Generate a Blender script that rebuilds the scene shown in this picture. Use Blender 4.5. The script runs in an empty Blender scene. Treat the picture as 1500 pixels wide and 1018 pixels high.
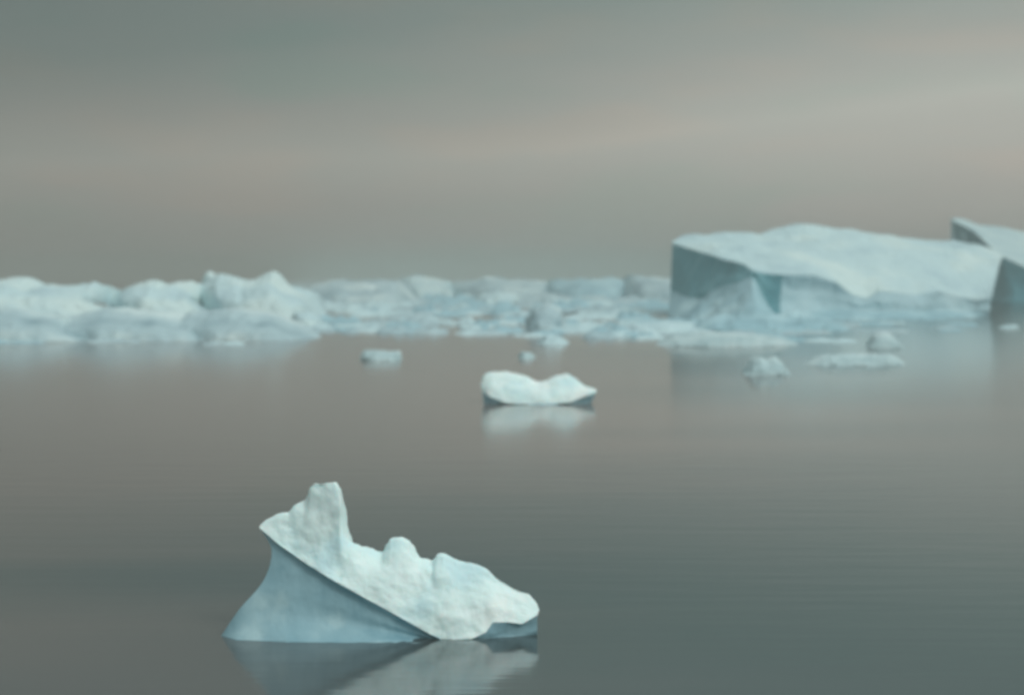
import bpy, math, random
from mathutils import Vector, noise

S = bpy.context.scene
COL = S.collection
random.seed(11)

# ------------------------------------------------------------------ camera
H = 10.0            # eye height above the water (m)
F = 2379.0          # focal length in photograph pixels (1500 wide)
HOR = 405.0         # horizon row
TH = math.atan((509.0 - HOR) / F)
cd = bpy.data.cameras.new('camera'); cam = bpy.data.objects.new('camera', cd); COL.objects.link(cam)
cam.location = (0, 0, H); cam.rotation_euler = (math.pi / 2 - TH, 0, 0)
cd.sensor_width = 36.0; cd.lens = 36.0 * F / 1500.0
cd.clip_start = 0.5; cd.clip_end = 60000
cd.dof.use_dof = True; cd.dof.focus_distance = 38.0; cd.dof.aperture_fstop = 0.36
S.camera = cam

# ------------------------------------------------------------------ sky
SUN_EL, SUN_AZ = math.radians(44), math.radians(128)   # azimuth from +Y towards +X
w = bpy.data.worlds.new('World'); S.world = w; w.use_nodes = True
nt = w.node_tree; nt.nodes.clear()
def N(t, **k):
    n = nt.nodes.new(t)
    for a, b in k.items():
        if a.startswith('i_'): n.inputs[a[2:]].default_value = b
        else: setattr(n, a, b)
    return n
L = lambda a, b: nt.links.new(a, b)
def ramp(n, pts, interp='EASE'):
    r = n.color_ramp; r.interpolation = interp
    while len(r.elements) < len(pts): r.elements.new(0.5)
    for e, (p, c) in zip(r.elements, pts):
        e.position = p; e.color = (c[0], c[1], c[2], 1)
def math_n(op, a, b=None, clamp=False):
    m = N('ShaderNodeMath', operation=op, use_clamp=clamp)
    for k, v in enumerate((a, b)):
        if v is None: continue
        if isinstance(v, (int, float)): m.inputs[k].default_value = v
        else: L(v, m.inputs[k])
    return m.outputs[0]
sky = N('ShaderNodeTexSky', sky_type='NISHITA', sun_disc=False, sun_elevation=SUN_EL, sun_rotation=SUN_AZ, air_density=1.0, dust_density=4.0)
skyb = N('ShaderNodeBackground'); skyb.inputs['Strength'].default_value = 0.08
L(sky.outputs[0], skyb.inputs['Color'])
tc = N('ShaderNodeTexCoord'); sp = N('ShaderNodeSeparateXYZ'); L(tc.outputs['Generated'], sp.inputs[0])
mp = N('ShaderNodeMapping'); mp.inputs['Scale'].default_value = (2.2, 2.2, 9.0); L(tc.outputs['Generated'], mp.inputs[0])
nz = N('ShaderNodeTexNoise'); nz.inputs['Scale'].default_value = 1.6; nz.inputs['Detail'].default_value = 2.0; nz.inputs['Roughness'].default_value = 0.45
L(mp.outputs[0], nz.inputs['Vector'])
# elevation (z of the view direction) with wavy cloud edges; the cloud layers slope up to the left
el = math_n('ADD', sp.outputs['Z'], math_n('MULTIPLY', math_n('SUBTRACT', nz.outputs[0], 0.5), 0.045))
el = math_n('SUBTRACT', el, math_n('MULTIPLY', math_n('MULTIPLY', sp.outputs['X'], 0.09), math_n('MULTIPLY', sp.outputs['Z'], 10.0, clamp=True)))
el = math_n('ADD', math_n('POWER', math_n('MAXIMUM', el, 0.0), 0.5), 0.0)     # sqrt spreads the low sky
cr = N('ShaderNodeValToRGB'); L(el, cr.inputs[0])
ramp(cr, [(0.00, (0.185, 0.228, 0.210)), (0.08, (0.200, 0.230, 0.212)), (0.14, (0.268, 0.253, 0.232)), (0.21, (0.292, 0.284, 0.258)), (0.285, (0.328, 0.332, 0.298)),
          (0.34, (0.258, 0.270, 0.245)), (0.395, (0.178, 0.214, 0.196)), (0.45, (0.158, 0.196, 0.180)), (0.60, (0.30, 0.35, 0.335)), (0.80, (0.48, 0.54, 0.54)), (1.0, (0.60, 0.68, 0.70))], 'LINEAR')
# brighter towards the right, where the veiled sun stands
br = N('ShaderNodeMapRange'); br.interpolation_type = 'SMOOTHSTEP'
L(sp.outputs['X'], br.inputs[0])
for k, v in zip(range(1, 5), (-0.36, 0.36, 0.88, 1.50)): br.inputs[k].default_value = v
mul = N('ShaderNodeVectorMath', operation='SCALE'); L(cr.outputs[0], mul.inputs[0]); L(br.outputs[0], mul.inputs['Scale'])
# faint warm and green blotches
nz2 = N('ShaderNodeTexNoise'); nz2.inputs['Scale'].default_value = 4.0; nz2.inputs['Detail'].default_value = 3
mp2 = N('ShaderNodeMapping'); mp2.inputs['Scale'].default_value = (1, 1, 4.0); L(tc.outputs['Generated'], mp2.inputs[0]); L(mp2.outputs[0], nz2.inputs['Vector'])
cr2 = N('ShaderNodeValToRGB'); L(nz2.outputs[0], cr2.inputs[0])
ramp(cr2, [(0.35, (0.91, 1.0, 0.98)), (0.5, (1, 1, 1)), (0.63, (1.08, 1.01, 0.985))])
mul2 = N('ShaderNodeVectorMath', operation='MULTIPLY'); L(mul.outputs[0], mul2.inputs[0]); L(cr2.outputs[0], mul2.inputs[1])
clb = N('ShaderNodeBackground'); clb.inputs['Strength'].default_value = 1.06; L(mul2.outputs[0], clb.inputs['Color'])
mx = N('ShaderNodeMixShader'); mx.inputs[0].default_value = 0.94; L(skyb.outputs[0], mx.inputs[1]); L(clb.outputs[0], mx.inputs[2])
wo = N('ShaderNodeOutputWorld'); L(mx.outputs[0], wo.inputs[0])

sd = bpy.data.lights.new('sun', 'SUN'); sun = bpy.data.objects.new('sun', sd); COL.objects.link(sun)
sd.energy = 1.2; sd.angle = math.radians(18); sd.color = (1.0, 0.995, 0.96)
dirv = Vector((math.sin(SUN_AZ) * math.cos(SUN_EL), math.cos(SUN_AZ) * math.cos(SUN_EL), math.sin(SUN_EL)))
sun.rotation_euler = dirv.to_track_quat('Z', 'Y').to_euler(); sun.location = dirv * 100

S.render.engine = 'CYCLES'
vs = S.view_settings; vs.view_transform = 'Standard'; vs.look = 'None'; vs.exposure = 0.0; vs.gamma = 1.0; vs.use_curve_mapping = False
S.cycles.filter_width = 3.2
S.cycles.volume_bounces = 1

# ------------------------------------------------------------------ helpers
def ray(px, py):
    dx, dy = (px - 750.0) / F, -(py - 509.0) / F
    return Vector((dx, math.cos(TH) + dy * math.sin(TH), -math.sin(TH) + dy * math.cos(TH)))
def at(px, py, Y):
    r = ray(px, py); k = Y / r.y
    return Vector((r.x * k, Y, H + r.z * k))
def ground(px, py):
    r = ray(px, py); k = -H / r.z
    return Vector((r.x * k, r.y * k, 0.0))
def tag(o, label=None, cat=None, group=None, kind=None):
    for k, v in (('label', label), ('category', cat), ('group', group), ('kind', kind)):
        if v: o[k] = v
    return o
def mesh_obj(name, verts, faces, mat, parent=None, origin=None, smooth=True):
    me = bpy.data.meshes.new(name)
    o = bpy.data.objects.new(name, me)
    og = origin or Vector((0, 0, 0))
    me.from_pydata([tuple(v - og) for v in verts], [], faces)
    if smooth:
        for p in me.polygons: p.use_smooth = True
    me.materials.append(mat); COL.objects.link(o)
    if parent: o.parent = parent
    else: o.location = og
    return o

def material(name, base, rough=0.6, spec=0.3):
    m = bpy.data.materials.new(name); m.use_nodes = True
    return m, m.node_tree, m.node_tree.nodes['Principled BSDF']
def ice_material(name, c_lo, c_mid, c_hi, scale, bump, rough, stretch=(1, 1, 1), sss=0.0):
    m, t, b = material(name, c_mid)
    tc = t.nodes.new('ShaderNodeTexCoord'); mp = t.nodes.new('ShaderNodeMapping'); mp.inputs['Scale'].default_value = stretch
    t.links.new(tc.outputs['Object'], mp.inputs[0])
    n = t.nodes.new('ShaderNodeTexNoise'); n.inputs['Scale'].default_value = scale; n.inputs['Detail'].default_value = 5; n.inputs['Roughness'].default_value = 0.55
    t.links.new(mp.outputs[0], n.inputs['Vector'])
    r = t.nodes.new('ShaderNodeValToRGB'); ramp(r, [(0.30, c_lo), (0.5, c_mid), (0.68, c_hi)]); t.links.new(n.outputs[0], r.inputs[0])
    t.links.new(r.outputs[0], b.inputs['Base Color'])
    n2 = t.nodes.new('ShaderNodeTexNoise'); n2.inputs['Scale'].default_value = scale * 5; n2.inputs['Detail'].default_value = 6
    t.links.new(mp.outputs[0], n2.inputs['Vector'])
    bp = t.nodes.new('ShaderNodeBump'); bp.inputs['Strength'].default_value = bump; bp.inputs['Distance'].default_value = 0.25 / scale
    t.links.new(n2.outputs[0], bp.inputs['Height']); t.links.new(bp.outputs[0], b.inputs['Normal'])
    b.inputs['Roughness'].default_value = rough; b.inputs['Specular IOR Level'].default_value = 0.25
    return m
# near berg: feature sizes of decimetres; far bergs: of metres
SNOW_N = ice_material('snow_near', (0.62, 0.83, 0.86), (0.76, 0.93, 0.91), (0.84, 0.96, 0.92), 0.5, 0.05, 0.7)
ICE_N = ice_material('blue_ice_near', (0.17, 0.34, 0.41), (0.28, 0.46, 0.52), (0.40, 0.58, 0.62), 0.7, 0.10, 0.42, (1, 1, 0.6))
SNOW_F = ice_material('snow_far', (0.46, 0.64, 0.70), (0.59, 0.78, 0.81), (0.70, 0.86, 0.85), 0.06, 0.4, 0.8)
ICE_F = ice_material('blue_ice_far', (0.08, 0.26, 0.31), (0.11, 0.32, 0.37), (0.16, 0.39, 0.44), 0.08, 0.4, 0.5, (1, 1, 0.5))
FOOT_F = ice_material('wet_ice_far', (0.24, 0.44, 0.51), (0.38, 0.61, 0.68), (0.54, 0.77, 0.82), 0.07, 0.4, 0.5, (1, 1, 1.4))
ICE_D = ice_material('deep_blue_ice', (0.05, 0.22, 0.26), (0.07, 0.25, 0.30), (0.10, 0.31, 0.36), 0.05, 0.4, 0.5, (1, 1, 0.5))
for _m in (SNOW_N,):
    _b = _m.node_tree.nodes['Principled BSDF']; _b.inputs['Subsurface Weight'].default_value = 0.5; _b.inputs['Subsurface Scale'].default_value = 0.12; _b.inputs['Subsurface Radius'].default_value = (0.5, 0.9, 1.0)
DULL = ice_material('dull_wet_snow', (0.34, 0.50, 0.53), (0.50, 0.66, 0.68), (0.66, 0.80, 0.81), 0.2, 0.4, 0.6)
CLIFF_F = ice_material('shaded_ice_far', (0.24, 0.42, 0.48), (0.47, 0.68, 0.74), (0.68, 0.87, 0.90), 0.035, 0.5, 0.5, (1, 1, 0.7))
FLOE = ice_material('floe_snow', (0.25, 0.39, 0.44), (0.45, 0.61, 0.65), (0.68, 0.82, 0.82), 0.07, 0.4, 0.7)

# ------------------------------------------------------------------ water
m, t, b = material('sea_water', None)
b.inputs['Base Color'].default_value = (0.085, 0.085, 0.075, 1); b.inputs['Roughness'].default_value = 0.115; b.inputs['Specular Tint'].default_value = (0.66, 0.88, 1.0, 1); b.inputs['IOR'].default_value = 1.9
wtc = t.nodes.new('ShaderNodeTexCoord'); wmp = t.nodes.new('ShaderNodeMapping'); wmp.inputs['Scale'].default_value = (0.16, 1.0, 1.0)
t.links.new(wtc.outputs['Object'], wmp.inputs[0])
wn = t.nodes.new('ShaderNodeTexNoise'); wn.inputs['Scale'].default_value = 0.9; wn.inputs['Detail'].default_value = 3
t.links.new(wmp.outputs[0], wn.inputs['Vector'])
wb = t.nodes.new('ShaderNodeBump'); wb.inputs['Strength'].default_value = 0.18; wb.inputs['Distance'].default_value = 0.07
t.links.new(wn.outputs[0], wb.inputs['Height']); t.links.new(wb.outputs[0], b.inputs['Normal'])
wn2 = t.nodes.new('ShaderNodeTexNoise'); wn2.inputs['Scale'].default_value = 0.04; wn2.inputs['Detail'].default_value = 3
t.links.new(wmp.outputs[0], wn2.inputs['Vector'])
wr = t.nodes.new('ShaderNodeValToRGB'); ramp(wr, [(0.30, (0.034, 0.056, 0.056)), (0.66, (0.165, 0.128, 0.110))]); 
# reflection tones painted into the body colour: dark near and right, warm further out
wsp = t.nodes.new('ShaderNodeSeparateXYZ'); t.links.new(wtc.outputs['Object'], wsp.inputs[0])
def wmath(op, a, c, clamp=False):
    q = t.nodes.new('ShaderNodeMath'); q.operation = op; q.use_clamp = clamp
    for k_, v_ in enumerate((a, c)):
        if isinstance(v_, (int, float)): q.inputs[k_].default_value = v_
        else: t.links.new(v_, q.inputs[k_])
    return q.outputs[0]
refl_tone = wmath('MULTIPLY', wmath('SUBTRACT', wsp.outputs['Y'], 55.0), 1 / 55.0, True)
refl_tone = wmath('SUBTRACT', wmath('MULTIPLY', refl_tone, 0.34), wmath('MULTIPLY', wsp.outputs['X'], 0.0085))
t.links.new(wmath('ADD', wmath('MULTIPLY', wn2.outputs[0], 0.7), refl_tone), wr.inputs[0])
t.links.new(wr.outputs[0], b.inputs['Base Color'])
R = 14000.0
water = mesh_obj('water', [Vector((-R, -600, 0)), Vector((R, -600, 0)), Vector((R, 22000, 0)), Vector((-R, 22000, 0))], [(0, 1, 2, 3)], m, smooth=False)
tag(water, 'calm grey brown sea water under fog', 'water', kind='structure')

# ------------------------------------------------------------------ haze
m = bpy.data.materials.new('haze_air'); m.use_nodes = True; t = m.node_tree; t.nodes.clear()
pv = t.nodes.new('ShaderNodeVolumePrincipled'); mo = t.nodes.new('ShaderNodeOutputMaterial'); t.links.new(pv.outputs[0], mo.inputs['Volume'])
pv.inputs['Color'].default_value = (0.61, 0.63, 0.59, 1); pv.inputs['Density'].default_value = 0.00078; pv.inputs['Anisotropy'].default_value = 0.2
x, y0, y1, z0, z1 = R + 50, -650, 22050, -3.0, 45.0
v = [Vector(c) for c in ((-x, y0, z0), (x, y0, z0), (x, y1, z0), (-x, y1, z0), (-x, y0, z1), (x, y0, z1), (x, y1, z1), (-x, y1, z1))]
haze = mesh_obj('haze', v, [(3, 2, 1, 0), (4, 5, 6, 7), (0, 1, 5, 4), (1, 2, 6, 5), (2, 3, 7, 6), (3, 0, 4, 7)], m, smooth=False)
tag(haze, 'pale sea fog lying over the water', 'haze', kind='stuff')

# ------------------------------------------------------------------ lofted icebergs
def resample(pts, n, smooth=1):
    """pts: list of Vector with a monotone parameter from x; returns n+1 points"""
    x0, x1 = pts[0].x, pts[-1].x
    ts = []
    for p in pts:
        q = (p.x - x0) / (x1 - x0)
        ts.append(q if not ts else max(q, ts[-1] + 0.006))
    k = ts[-1]; ts = [q / k for q in ts]
    out, j = [], 0
    for i in range(n + 1):
        q = i / n
        while j < len(ts) - 2 and ts[j + 1] < q: j += 1
        a = (q - ts[j]) / max(1e-9, ts[j + 1] - ts[j]); a = min(1, max(0, a))
        out.append(pts[j].lerp(pts[j + 1], a))
    for _ in range(smooth):
        out = [out[0]] + [(out[i - 1] + out[i] * 2 + out[i + 1]) / 4 for i in range(1, n)] + [out[-1]]
    return out
def catmull(p0, p1, p2, p3, t):
    return 0.5 * ((2 * p1) + (p2 - p0) * t + (2 * p0 - 5 * p1 + 4 * p2 - p3) * t * t + (3 * p1 - p0 - 3 * p2 + p3) * t ** 3)
def loft(rows, nu, segs, sharp, back, splits, name, label, group=None, amp=0.1, nscale=1.0, seed=0, endpow=0.5, cat='iceberg', smooth=2, blocky=0.0, rough=0.9):
    """rows: front waterline up to the skyline (world points); the far side is added behind.
    splits: list of (first_row, last_row, part_name, material, noise factor)"""
    R_ = [resample(r, nu, smooth) for r in rows]
    top = R_[-1]; n0 = len(R_)
    backs = []
    for k in range(n0 - 2, -1, -1):
        f = (n0 - 1 - k) / (n0 - 1); line = []
        for i in range(nu + 1):
            q = i / nu; e = math.sin(math.pi * q) ** endpow if 0 < i < nu else 0.0
            s = top[i]
            tgt = Vector((s.x * 0.15 + R_[k][i].x * 0.85, s.y + back * f ** 0.7, s.z * (1 - f ** 1.6) - 0.4 * f))
            line.append(tgt * e + (R_[k][i] + Vector((0, 0.02, 0))) * (1 - e))
        backs.append(line)
    bot = backs[-1]
    low = [Vector((p.x, p.y - 0.0, p.z)) + Vector((0, 0, -0.12 * max(p2.z for p2 in top) - 0.15)) for p in R_[0]]
    low2 = [Vector((p.x, p.y, p.z - 0.12 * max(p2.z for p2 in top))) for p in bot]
    rowsf = [low] + R_ + backs + [low2]
    sharp = {0, len(rowsf) - 1, len(rowsf) - 2} | {k + 1 for k in sharp}
    segs = [2] + list(segs) + [max(4, 18 // (n0 - 1))] * (n0 - 1) + [2]
    grid, rowid = [], []
    K = len(rowsf)
    for k in range(K - 1):
        for s in range(segs[k] + (1 if k == K - 2 else 0)):
            a = s / segs[k]; line = []
            for i in range(nu + 1):
                p1, p2 = rowsf[k][i], rowsf[k + 1][i]
                p0 = rowsf[k - 1][i] if (k > 0 and k not in sharp) else p1
                p3 = rowsf[k + 2][i] if (k + 2 < K and (k + 1) not in sharp) else p2
                line.append(catmull(p0, p1, p2, p3, a))
            grid.append(line); rowid.append(k + a - 1)
    V = len(grid)
    def nf(r):
        for a, b_, _, _, f, *cc in splits:
            if a <= r <= b_: return f
        return 1.0
    out = []
    off = Vector((seed * 13.7, seed * 7.1, seed * 3.3))
    for j in range(V):
        line = []
        for i in range(nu + 1):
            p = grid[j][i]
            a = grid[j][min(nu, i + 1)] - grid[j][max(0, i - 1)]; c = grid[min(V - 1, j + 1)][i] - grid[max(0, j - 1)][i]
            nn = a.cross(c)
            nn = nn.normalized() if nn.length > 1e-9 else Vector((0, 0, 1))
            q = p / nscale + off
            d = noise.fractal(q, rough, 2.1, 5) * 0.9
            if blocky: d += blocky * (noise.cell(q * 1.3) - 0.5)
            f = nf(rowid[j])
            f *= min(1.0, math.sin(math.pi * i / nu) * 5)
            if p.z < 0: f *= 0.3
            line.append(p + nn * (amp * f * d))
        out.append(line)
    base = Vector((sum(p.x for p in R_[0]) / (nu + 1), sum(p.y for p in R_[0]) / (nu + 1), 0))
    multi = len(splits) > 1
    if multi:
        root = bpy.data.objects.new(name, None); COL.objects.link(root); root.location = base; root.empty_display_size = 0.5
    objs = []
    for a, b_, pn, mt, f, *cc in splits:
        c0, c1 = (round(cc[0] * nu), round(cc[1] * nu)) if cc else (0, nu)
        js = [j for j in range(V) if a - 1e-6 <= rowid[j] <= b_ + 1e-6]
        vs_, fs = [], []
        for j in js: vs_ += out[j][c0:c1 + 1]
        W_ = c1 - c0 + 1
        for r in range(len(js) - 1):
            for i in range(W_ - 1):
                fs.append((r * W_ + i, r * W_ + i + 1, (r + 1) * W_ + i + 1, (r + 1) * W_ + i))
        objs.append(mesh_obj(pn if multi else name, vs_, fs, mt, root if multi else None, base))
    tag(root if multi else objs[0], label, cat, group)
    return root if multi else objs[0]
BIG = 99
def W(*p): return [ground(*q) for q in p]
def P(*p): return [at(*q) for q in p]

# ---- near iceberg
loft([
    W((324, 931), (345, 937), (420, 940), (500, 941), (580, 941), (640, 942), (675, 941), (700, 938), (712, 935), (735, 933), (765, 931), (787, 929)),
    P((350, 893, 44.82), (400, 898, 44.74), (480, 910, 44.70), (560, 925, 44.63), (642, 940, 44.53), (700, 938, 44.57), (787, 924, 44.99)),
    P((386, 850, 45.07), (425, 858, 44.95), (490, 885, 44.82), (560, 910, 44.70), (643, 939, 44.53), (700, 937, 44.57), (787, 914, 44.99)),
    P((398, 806, 45.24), (430, 822, 45.12), (485, 856, 44.95), (556, 895, 44.74), (644, 938.5, 44.53), (700, 935, 44.55), (787, 904, 44.95)),
    P((380, 773, 45.33), (408, 797, 45.12), (452, 828, 44.95), (500, 857, 44.78), (552, 885, 44.65), (600, 912, 44.53), (645, 937, 44.40), (690, 936, 44.45), (712, 926, 44.57), (722, 911, 44.65), (745, 911, 44.70), (765, 914, 44.74), (788, 900, 44.95)),
    P((380.5, 771, 45.37), (410, 775, 45.33), (440, 790, 45.24), (470, 790, 45.20), (500, 823, 45.16), (560, 846, 45.03), (600, 860, 44.99), (650, 872, 44.95), (700, 880, 44.99), (750, 888, 45.03), (789, 896, 45.16)),
    P((381, 769, 45.41), (390, 761, 45.50), (402, 756, 45.55), (424, 753, 45.60), (431, 743, 45.62), (447, 731, 45.65), (453, 714, 45.54), (460, 708, 45.49), (475, 707, 45.45), (492, 707, 45.45), (498, 713, 45.45), (500, 724, 45.45), (494, 748, 45.62), (496, 772, 45.58), (508, 793, 45.66), (530, 803, 45.79), (560, 808, 45.87), (564, 800, 45.83), (572, 793, 45.79), (588, 791, 45.79), (600, 795, 45.79), (608, 804, 45.83), (616, 817, 45.87), (634, 823, 45.83), (640, 815, 45.75), (650, 814, 45.70), (675, 820, 45.83), (705, 832, 45.75), (730, 846, 45.70), (755, 860, 45.62), (775, 870, 45.49), (787, 884, 45.37), (790, 893, 45.24)),
], 300, [16, 16, 16, 12, 34, 34], {0, 4}, 2.4,
    [(-1, 4, 'ice_face', ICE_N, 0.35), (4, BIG, 'snow_cap', SNOW_N, 1.0)],
    'iceberg', 'jagged white iceberg with a horn and a smooth blue underside, nearest of all', amp=0.13, nscale=0.85, seed=1, smooth=1, rough=1.15)

# ---- small saddle-shaped floe
loft([
    W((709, 590.5), (722, 591.5), (760, 592.5), (800, 593), (840, 592), (866, 590)),
    P((706, 573, 128.36), (716, 580, 127.36), (740, 590, 126.68), (760, 591.5, 126.56), (800, 592, 126.56), (835, 589, 126.68), (873, 575, 128.36)),
    P((704, 563, 128.76), (722, 565, 127.96), (760, 570, 127.56), (800, 572, 127.56), (840, 568, 127.76), (874, 572, 128.56)),
    P((705, 560, 128.96), (709, 550, 129.16), (722, 545, 129.56), (742, 544, 129.56), (762, 551, 129.56), (785, 559, 129.56), (802, 556, 129.56), (815, 549, 129.56), (830, 547, 129.56), (843, 553, 129.56), (856, 564, 129.36), (874, 571, 128.76)),
], 120, [8, 8, 12], {0, 1}, 3.5, [(-1, 1, 'ice_face', FOOT_F, 0.4), (1, BIG, 'snow_cap', SNOW_N, 1.0)],
    'ice_floe', 'small white saddle backed ice floe alone in open water at centre', amp=0.3, nscale=2.4, seed=2, cat='ice floe', rough=1.1)

# ---- large tilted iceberg on the right
loft([
    W((978, 463), (1010, 467), (1060, 471), (1100, 472), (1180, 471), (1240, 470), (1300, 468), (1380, 466), (1420, 465), (1450, 462)),
    P((982, 425, 428), (1010, 436, 408), (1050, 426, 392), (1080, 413, 382), (1102, 401, 378), (1114, 425, 377), (1124, 452, 377), (1130, 458, 378), (1180, 459, 380), (1230, 457, 384), (1290, 459, 387), (1350, 460, 390), (1400, 458, 400), (1450, 456, 414)),
    P((984, 380, 430), (1020, 395, 414), (1060, 402, 398), (1095, 401, 382), (1106, 399.5, 379), (1118, 415, 380), (1160, 428, 384), (1225, 434, 387), (1260, 446, 387), (1290, 440, 388), (1350, 446, 391), (1400, 444, 401), (1451, 446, 415)),
    P((985, 357, 432), (1045, 374, 408), (1085, 386, 390), (1104, 397, 381), (1125, 402, 381), (1150, 403, 382), (1190, 405, 386), (1225, 414, 387), (1250, 430, 388), (1270, 436, 388), (1290, 424, 389), (1340, 432, 393), (1370, 426, 396), (1400, 432, 402), (1430, 440, 408), (1453, 436, 416)),
    P((985, 355, 434), (1030, 356, 425), (1090, 365, 415), (1140, 368, 415), (1200, 372, 415), (1260, 384, 412), (1320, 388, 416), (1390, 382, 428), (1465, 384, 432)),
    P((986, 353, 436), (998, 348, 442), (1020, 344, 446), (1060, 343, 450), (1110, 345, 452), (1125, 339, 454), (1150, 335, 455), (1200, 333, 456), (1245, 335, 456), (1262, 340, 456), (1300, 345, 456), (1340, 350, 455), (1400, 354, 452), (1440, 362, 446), (1472, 376, 438)),
], 260, [14, 14, 14, 18, 18], {0, 3}, 45,
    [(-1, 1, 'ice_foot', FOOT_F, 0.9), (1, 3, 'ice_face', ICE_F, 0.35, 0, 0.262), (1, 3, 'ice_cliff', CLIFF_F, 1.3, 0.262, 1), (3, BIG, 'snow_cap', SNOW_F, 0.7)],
    'iceberg', 'large tilted iceberg with a long snowy back and a dark triangular end face', amp=2.6, nscale=17, seed=3, rough=1.1)

# ---- iceberg cut by the right edge of the picture
loft([
    W((1393, 438), (1420, 440), (1447, 441), (1475, 443), (1510, 443), (1560, 442), (1620, 438)),
    P((1392, 400, 725), (1420, 415, 690), (1448, 421, 655), (1480, 420, 640), (1520, 420, 635), (1570, 418, 640), (1625, 425, 690)),
    P((1393, 323, 742), (1415, 331, 715), (1430, 339, 698), (1441, 349, 680), (1447, 362, 665), (1458, 371, 660), (1470, 378, 655), (1490, 386, 648), (1510, 396, 640), (1560, 404, 640), (1630, 410, 700)),
    P((1394, 321.5, 744), (1420, 327, 735), (1440, 337, 725), (1455, 347, 720), (1475, 353, 715), (1510, 364, 712), (1570, 380, 710), (1632, 405, 722)),
    P((1395, 320.5, 746), (1430, 328, 748), (1470, 333, 750), (1510, 343, 752), (1570, 356, 752), (1636, 396, 740)),
], 180, [14, 24, 10, 14], {0, 2}, 60,
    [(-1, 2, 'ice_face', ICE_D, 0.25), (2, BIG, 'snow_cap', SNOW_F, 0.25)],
    'iceberg', 'far iceberg cut by the right edge, dark cliff under a bright sloping top', amp=3.0, nscale=20, seed=4, rough=1.2)

def slab(name, sky_pts, wy, Yback, label, group=None, amp=0.6, nscale=6, seed=5, cat='ice floe', mat=None, bd=12, nu=90, bulge=0.6, blocky=0.25):
    """a low piece: skyline points (px, py), front waterline row(s) wy, depth of the skyline behind the waterline"""
    mat = mat or SNOW_F
    x0, x1 = sky_pts[0][0], sky_pts[-1][0]
    wpts = []
    n = 7
    for i in range(n):
        q = i / (n - 1); px = x0 + (x1 - x0) * q
        yy = wy if not isinstance(wy, (tuple, list)) else wy[0] + (wy[1] - wy[0]) * q
        yy -= (2 * q - 1) ** 4 * (wy - sky_pts[0][1] if not isinstance(wy, (tuple, list)) else 6) * 0.25
        wpts.append(ground(px, yy))
    sk = []
    for px, py in sky_pts:
        q = (px - x0) / (x1 - x0); i = min(n - 2, int(q * (n - 1))); a = q * (n - 1) - i
        Yw = wpts[i].y * (1 - a) + wpts[i + 1].y * a
        sk.append(at(px, py, Yw + Yback))
    for e_ in (sk[0], sk[-1]): e_.z = 0.05 * max(p_.z for p_ in sk)
    m1 = []
    for i in range(25):
        q = i / 24
        def ev(pts):
            xs0, xs1 = pts[0].x, pts[-1].x; X = xs0 + (xs1 - xs0) * q
            for a_, b_ in zip(pts, pts[1:]):
                if a_.x <= X <= b_.x + 1e-6:
                    return a_.lerp(b_, (X - a_.x) / max(1e-6, b_.x - a_.x))
            return pts[-1].copy()
        p, s = ev(wpts), ev(sk)
        c = p.lerp(s, 0.5); c.y = p.y + (s.y - p.y) * 0.22; c.z = s.z * bulge
        m1.append(c)
    return loft([wpts, m1, sk], nu, [10, 14], {0}, bd, [(-1, BIG, name, mat, 1.0)], name, label, group, amp, nscale, seed, cat=cat, blocky=blocky, smooth=1, rough=0.7)

# ---- low bergs closing the horizon between the left group and the large tilted one
slab('iceberg', [(655, 425), (668, 413), (700, 409), (712, 406), (740, 408), (775, 410), (800, 412), (822, 426)], 438, 60,
     'low bluish tabular iceberg on the horizon directly behind the middle of the pack', amp=1.4, nscale=16, seed=31, cat='iceberg', bd=50, mat=FLOE, blocky=0)
slab('iceberg', [(790, 426), (805, 411), (850, 409), (900, 408), (930, 412), (945, 428)], 440, 60,
     'long flat topped iceberg on the horizon, second from the large tilted one', amp=1.4, nscale=16, seed=32, cat='iceberg', bd=50, mat=FOOT_F, blocky=0)
slab('iceberg', [(900, 424), (912, 408), (925, 402), (940, 405), (985, 406), (1010, 408), (1030, 424)], 442, 60,
     'flat topped iceberg on the horizon touching the dark end of the large tilted one', amp=1.4, nscale=16, seed=33, cat='iceberg', bd=50, mat=FLOE, blocky=0)
# ---- low broken bergs of the left half
slab('iceberg', [(-90, 432), (-50, 416), (0, 409), (30, 411), (55, 419), (75, 414), (110, 418), (150, 419), (190, 421), (215, 436)], 472, 40,
     'low broad snowy iceberg at the left edge of the picture', amp=2.0, nscale=22, seed=6, cat='iceberg', bd=30, nu=170)
slab('iceberg', [(165, 440), (185, 421), (212, 414), (238, 411), (242, 418), (262, 413), (285, 417), (310, 424), (332, 440)], 470, 34,
     'low lumpy iceberg between the left edge berg and the twin peaked one', amp=1.8, nscale=20, seed=7, cat='iceberg', bd=25, nu=130)
slab('iceberg', [(292, 446), (300, 425), (306, 401), (325, 401), (348, 405), (362, 412), (380, 407), (394, 401), (403, 397), (412, 404), (424, 416), (445, 424), (462, 430), (482, 448)], 469, 36,
     'white iceberg with a blunt wedge and a pointed peak side by side', amp=1.4, nscale=16, seed=8, cat='iceberg', bd=25, nu=150)
slab('ice_floe', [(50, 484), (90, 463), (160, 452), (230, 455), (290, 464), (330, 486)], 500, 16,
     'pale flat floe in front of the left hand icebergs', amp=0.8, nscale=12, seed=9, mat=FLOE, blocky=0)
slab('ice_floe', [(230, 484), (280, 460), (345, 452), (410, 460), (470, 484)], 499, 14,
     'rounded pale floe in front of the twin peaked iceberg', amp=0.8, nscale=12, seed=10, mat=FLOE, blocky=0)
slab('ice_floe', [(-90, 480), (-40, 460), (30, 455), (90, 462), (150, 486)], 502, 14,
     'pale floe cut by the left edge below the broad iceberg', amp=0.8, nscale=12, seed=19, mat=FLOE, blocky=0)
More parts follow.
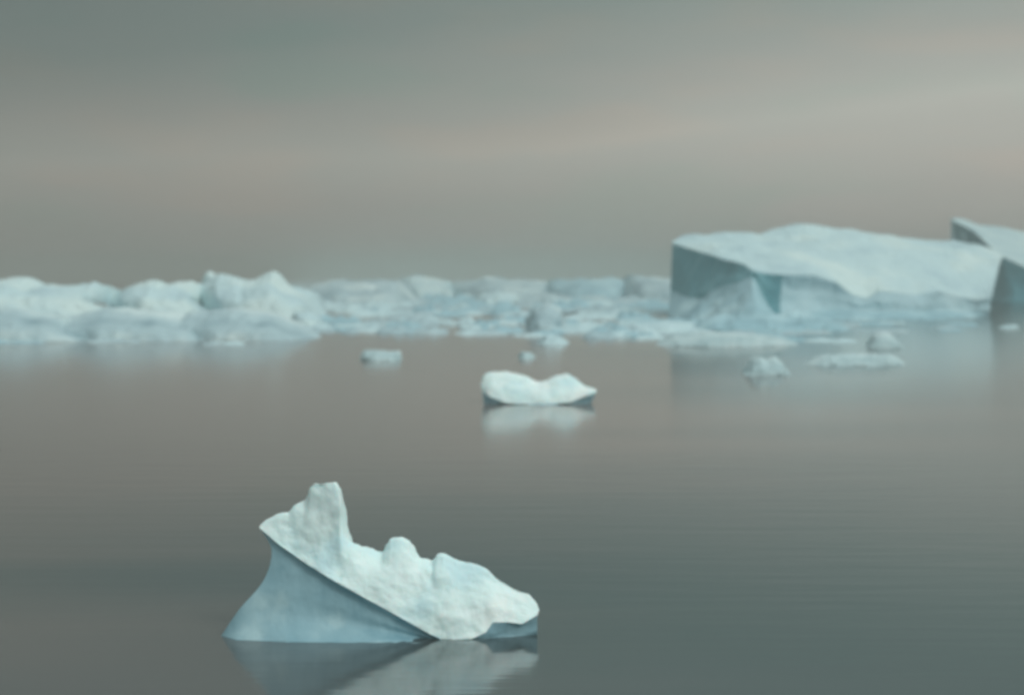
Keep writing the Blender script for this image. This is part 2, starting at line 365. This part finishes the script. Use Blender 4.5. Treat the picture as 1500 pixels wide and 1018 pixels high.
slab('ice_floe', [(426, 466), (434, 456), (450, 457), (470, 466), (480, 476)], 480, 8,
     'narrow slanting floe right of the twin peaked iceberg', amp=0.7, nscale=5, seed=11)
slab('iceberg', [(435, 436), (460, 417), (490, 412), (540, 410), (585, 412), (615, 432)], 446, 60,
     'flat bluish iceberg on the horizon right of the twin peaked iceberg', amp=1.6, nscale=14, seed=12, cat='iceberg', blocky=0, mat=FLOE, bd=40)
slab('ice_floe', [(580, 420), (587, 408), (605, 404), (625, 406), (650, 409), (680, 424)], 438, 70,
     'pale hump of ice on the horizon left of centre', amp=1.6, nscale=14, seed=13, bd=40)
slab('ice_floe', [(688, 440), (705, 430), (730, 424), (752, 428), (766, 442)], 449, 30,
     'bright little ridge of ice below the horizon at centre', amp=1.2, nscale=9, seed=14)
slab('ice_floe', [(770, 478), (782, 452), (800, 446), (820, 452), (830, 478)], 486, 12,
     'upright bluish block left of the large tilted iceberg, above a small bright floe', amp=1.0, nscale=6, seed=15, mat=FLOE, blocky=0)
slab('ice_floe', [(788, 500), (800, 492), (818, 491), (833, 499)], 506, 6,
     'small bright floe above and right of the saddle backed floe', amp=0.5, nscale=3, seed=16)
slab('ice_floe', [(895, 480), (915, 473), (960, 471), (1000, 474), (1040, 482)], 488, 14,
     'long thin bright floe left of the large tilted iceberg foot', amp=0.7, nscale=6, seed=17)
slab('ice_floe', [(1010, 478), (1040, 464), (1090, 462), (1150, 463), (1200, 462), (1240, 476)], 487, 14,
     'long pale ledge of ice along the foot of the large tilted iceberg', amp=0.9, nscale=7, seed=18, mat=FOOT_F, blocky=0)
slab('ice_floe', [(962, 500), (985, 490), (1030, 487), (1080, 489), (1130, 492), (1165, 502)], 508, 8,
     'dull flat floe in front of the dark end of the large tilted iceberg', amp=0.5, nscale=8, seed=41, mat=DULL, blocky=0)
slab('ice_floe', [(528, 522), (534, 514), (552, 513), (572, 514), (586, 513), (589, 524)], 529, 4,
     'small pale floe left of the saddle backed floe', amp=0.35, nscale=2.2, seed=20, bd=4, mat=DULL, blocky=0)
slab('ice_floe', [(759, 522), (765, 515), (777, 516), (784, 523)], 526, 3,
     'tiny faint floe just above the saddle backed floe', amp=0.25, nscale=2, seed=21, bd=3, mat=DULL)
slab('ice_floe', [(1090, 547), (1096, 536), (1102, 527), (1111, 523), (1122, 526), (1133, 523), (1142, 529), (1149, 538), (1155, 547)], 550, 4,
     'small rounded floe with a dark hollow, below the large tilted iceberg', amp=0.4, nscale=2.8, seed=22, bd=4, blocky=0, mat=DULL)
slab('ice_floe', [(1180, 530), (1200, 520), (1240, 519), (1280, 517), (1305, 520), (1322, 532)], 536, 5,
     'long low floe with a bright upper edge below the large tilted iceberg', amp=0.4, nscale=3, seed=23, bd=6, mat=DULL, blocky=0)
slab('ice_floe', [(1268, 507), (1274, 499), (1280, 491), (1290, 488), (1299, 488), (1307, 492), (1314, 500), (1321, 507)], 510, 5,
     'small bright knob of ice directly above the long low floe', amp=0.15, nscale=3.5, seed=24, bd=5, blocky=0, mat=DULL)
slab('ice_floe', [(1464, 479), (1470, 476), (1482, 475), (1492, 479)], 481, 4,
     'tiny bright scrap of ice below the dark cliff at the right edge', amp=0.3, nscale=3, seed=25, bd=4)

# ------------------------------------------------------------------ scattered pack: a few shapes, many individuals
def floe_mesh(k):
    rnd = random.Random(100 + k); na, nr = 40, 10
    vs_, fs = [Vector((0, 0, 0.7))], []
    off = Vector((k * 5.3, k * 2.1, 0))
    for r in range(1, nr + 1):
        q = r / nr
        for a in range(na):
            an = 2 * math.pi * a / na
            d = Vector((math.cos(an), math.sin(an), 0))
            rad = q * (1 + 0.38 * noise.noise(d * 1.3 + off) + 0.15 * noise.noise(d * 4 + off))
            p = d * rad
            z = 0.55 + 0.9 * max(-0.3, noise.fractal(p * 1.8 + off, 0.8, 2.0, 4)) + 0.25 * noise.cell(p * 3 + off)
            z *= (1 - q ** 5)
            if r == nr: z = -0.4
            vs_.append(Vector((p.x, p.y, z)))
    vs_[0].z = vs_[1].z
    for a in range(na): fs.append((0, 1 + a, 1 + (a + 1) % na))
    for r in range(nr - 1):
        for a in range(na):
            o_ = 1 + r * na; fs.append((o_ + a, o_ + na + a, o_ + na + (a + 1) % na, o_ + (a + 1) % na))
    me = bpy.data.meshes.new('ice_floe'); me.from_pydata([tuple(v_) for v_ in vs_], [], fs)
    for p in me.polygons: p.use_smooth = True
    me.materials.append([FLOE, SNOW_F, FOOT_F][k % 3]); return me
shapes = [floe_mesh(k) for k in range(12)]
TONE = {0: 'bluish', 1: 'white', 2: 'darker'}
def scatter(x0, x1, y0, y1, n, wpx, hpx, place, kind='floes'):
    for _ in range(n):
        px, py = random.uniform(x0, x1), random.uniform(y0, y1)
        g = ground(px, py); k = g.y / F
        i = random.randrange(len(shapes))
        o = bpy.data.objects.new('ice_floe', shapes[i]); COL.objects.link(o)
        o.location = g; ww = random.uniform(*wpx) * k * 0.5; hh = random.uniform(*hpx) * k
        o.scale = (ww, ww * random.uniform(0.6, 1.3), hh)
        o.rotation_euler = (0, 0, random.uniform(-0.5, 0.5) + random.choice((0, math.pi)))
        tag(o, '%s %s %s' % (TONE[i % 3], kind[:-1], place), 'ice floe', '%s %s %s' % (TONE[i % 3], kind, place))
scatter(470, 640, 440, 464, 24, (30, 100), (4, 10), 'crowded below the horizon beside the twin peaked iceberg')
scatter(640, 830, 440, 464, 30, (30, 100), (4, 10), 'crowded below the horizon above the saddle backed floe')
scatter(830, 985, 440, 464, 24, (30, 100), (4, 10), 'crowded against the dark end of the large tilted iceberg')
scatter(455, 640, 464, 490, 28, (25, 80), (3, 8), 'above the small pale floe left of centre', 'loose floes')
scatter(650, 850, 464, 492, 28, (25, 80), (3, 9), 'on the near pack edge above the saddle backed floe', 'loose floes')
scatter(850, 1000, 464, 498, 20, (25, 80), (3, 9), 'near the long thin bright floe', 'loose floes')
scatter(-30, 440, 498, 507, 10, (25, 60), (2, 4), 'under the left hand icebergs', 'small loose floes')
scatter(975, 1250, 472, 500, 34, (30, 90), (2, 6), 'at the foot of the large tilted iceberg', 'small loose floes')
scatter(1240, 1420, 468, 486, 10, (30, 80), (2, 4), 'under the right half of the large tilted iceberg', 'small loose floes')

# ------------------------------------------------------------------ far pack ice out to the horizon
vs_, fs = [], []
NX, NY = 300, 150
for j in range(NY + 1):
    Y = 430 * (7000 / 430) ** (j / NY)
    for i in range(NX + 1):
        px = -200 + 1900 * i / NX
        X = (px - 750) / F * Y
        q = Vector((X / 45, Y / 60, 0.0)); 
        z = noise.fractal(q, 0.7, 2.1, 6) * 2.6 + 0.9
        edge = min(1, (px - 380) / 90 if px < 750 else (1060 - px) / 60)
        edge = min(edge, 0.25 + j / 40)
        z = z * 1.0 if edge >= 1 else z * 1.0 - (1 - edge) * 2.5
        vs_.append(Vector((X, Y, max(-0.8, min(z, 4)))))
for j in range(NY):
    for i in range(NX):
        a = j * (NX + 1) + i; fs.append((a, a + 1, a + NX + 2, a + NX + 1))
pk = mesh_obj('pack_ice', vs_, fs, FLOE)
tag(pk, 'distant pack ice running in a pale line to the foggy horizon', 'pack ice', kind='stuff')
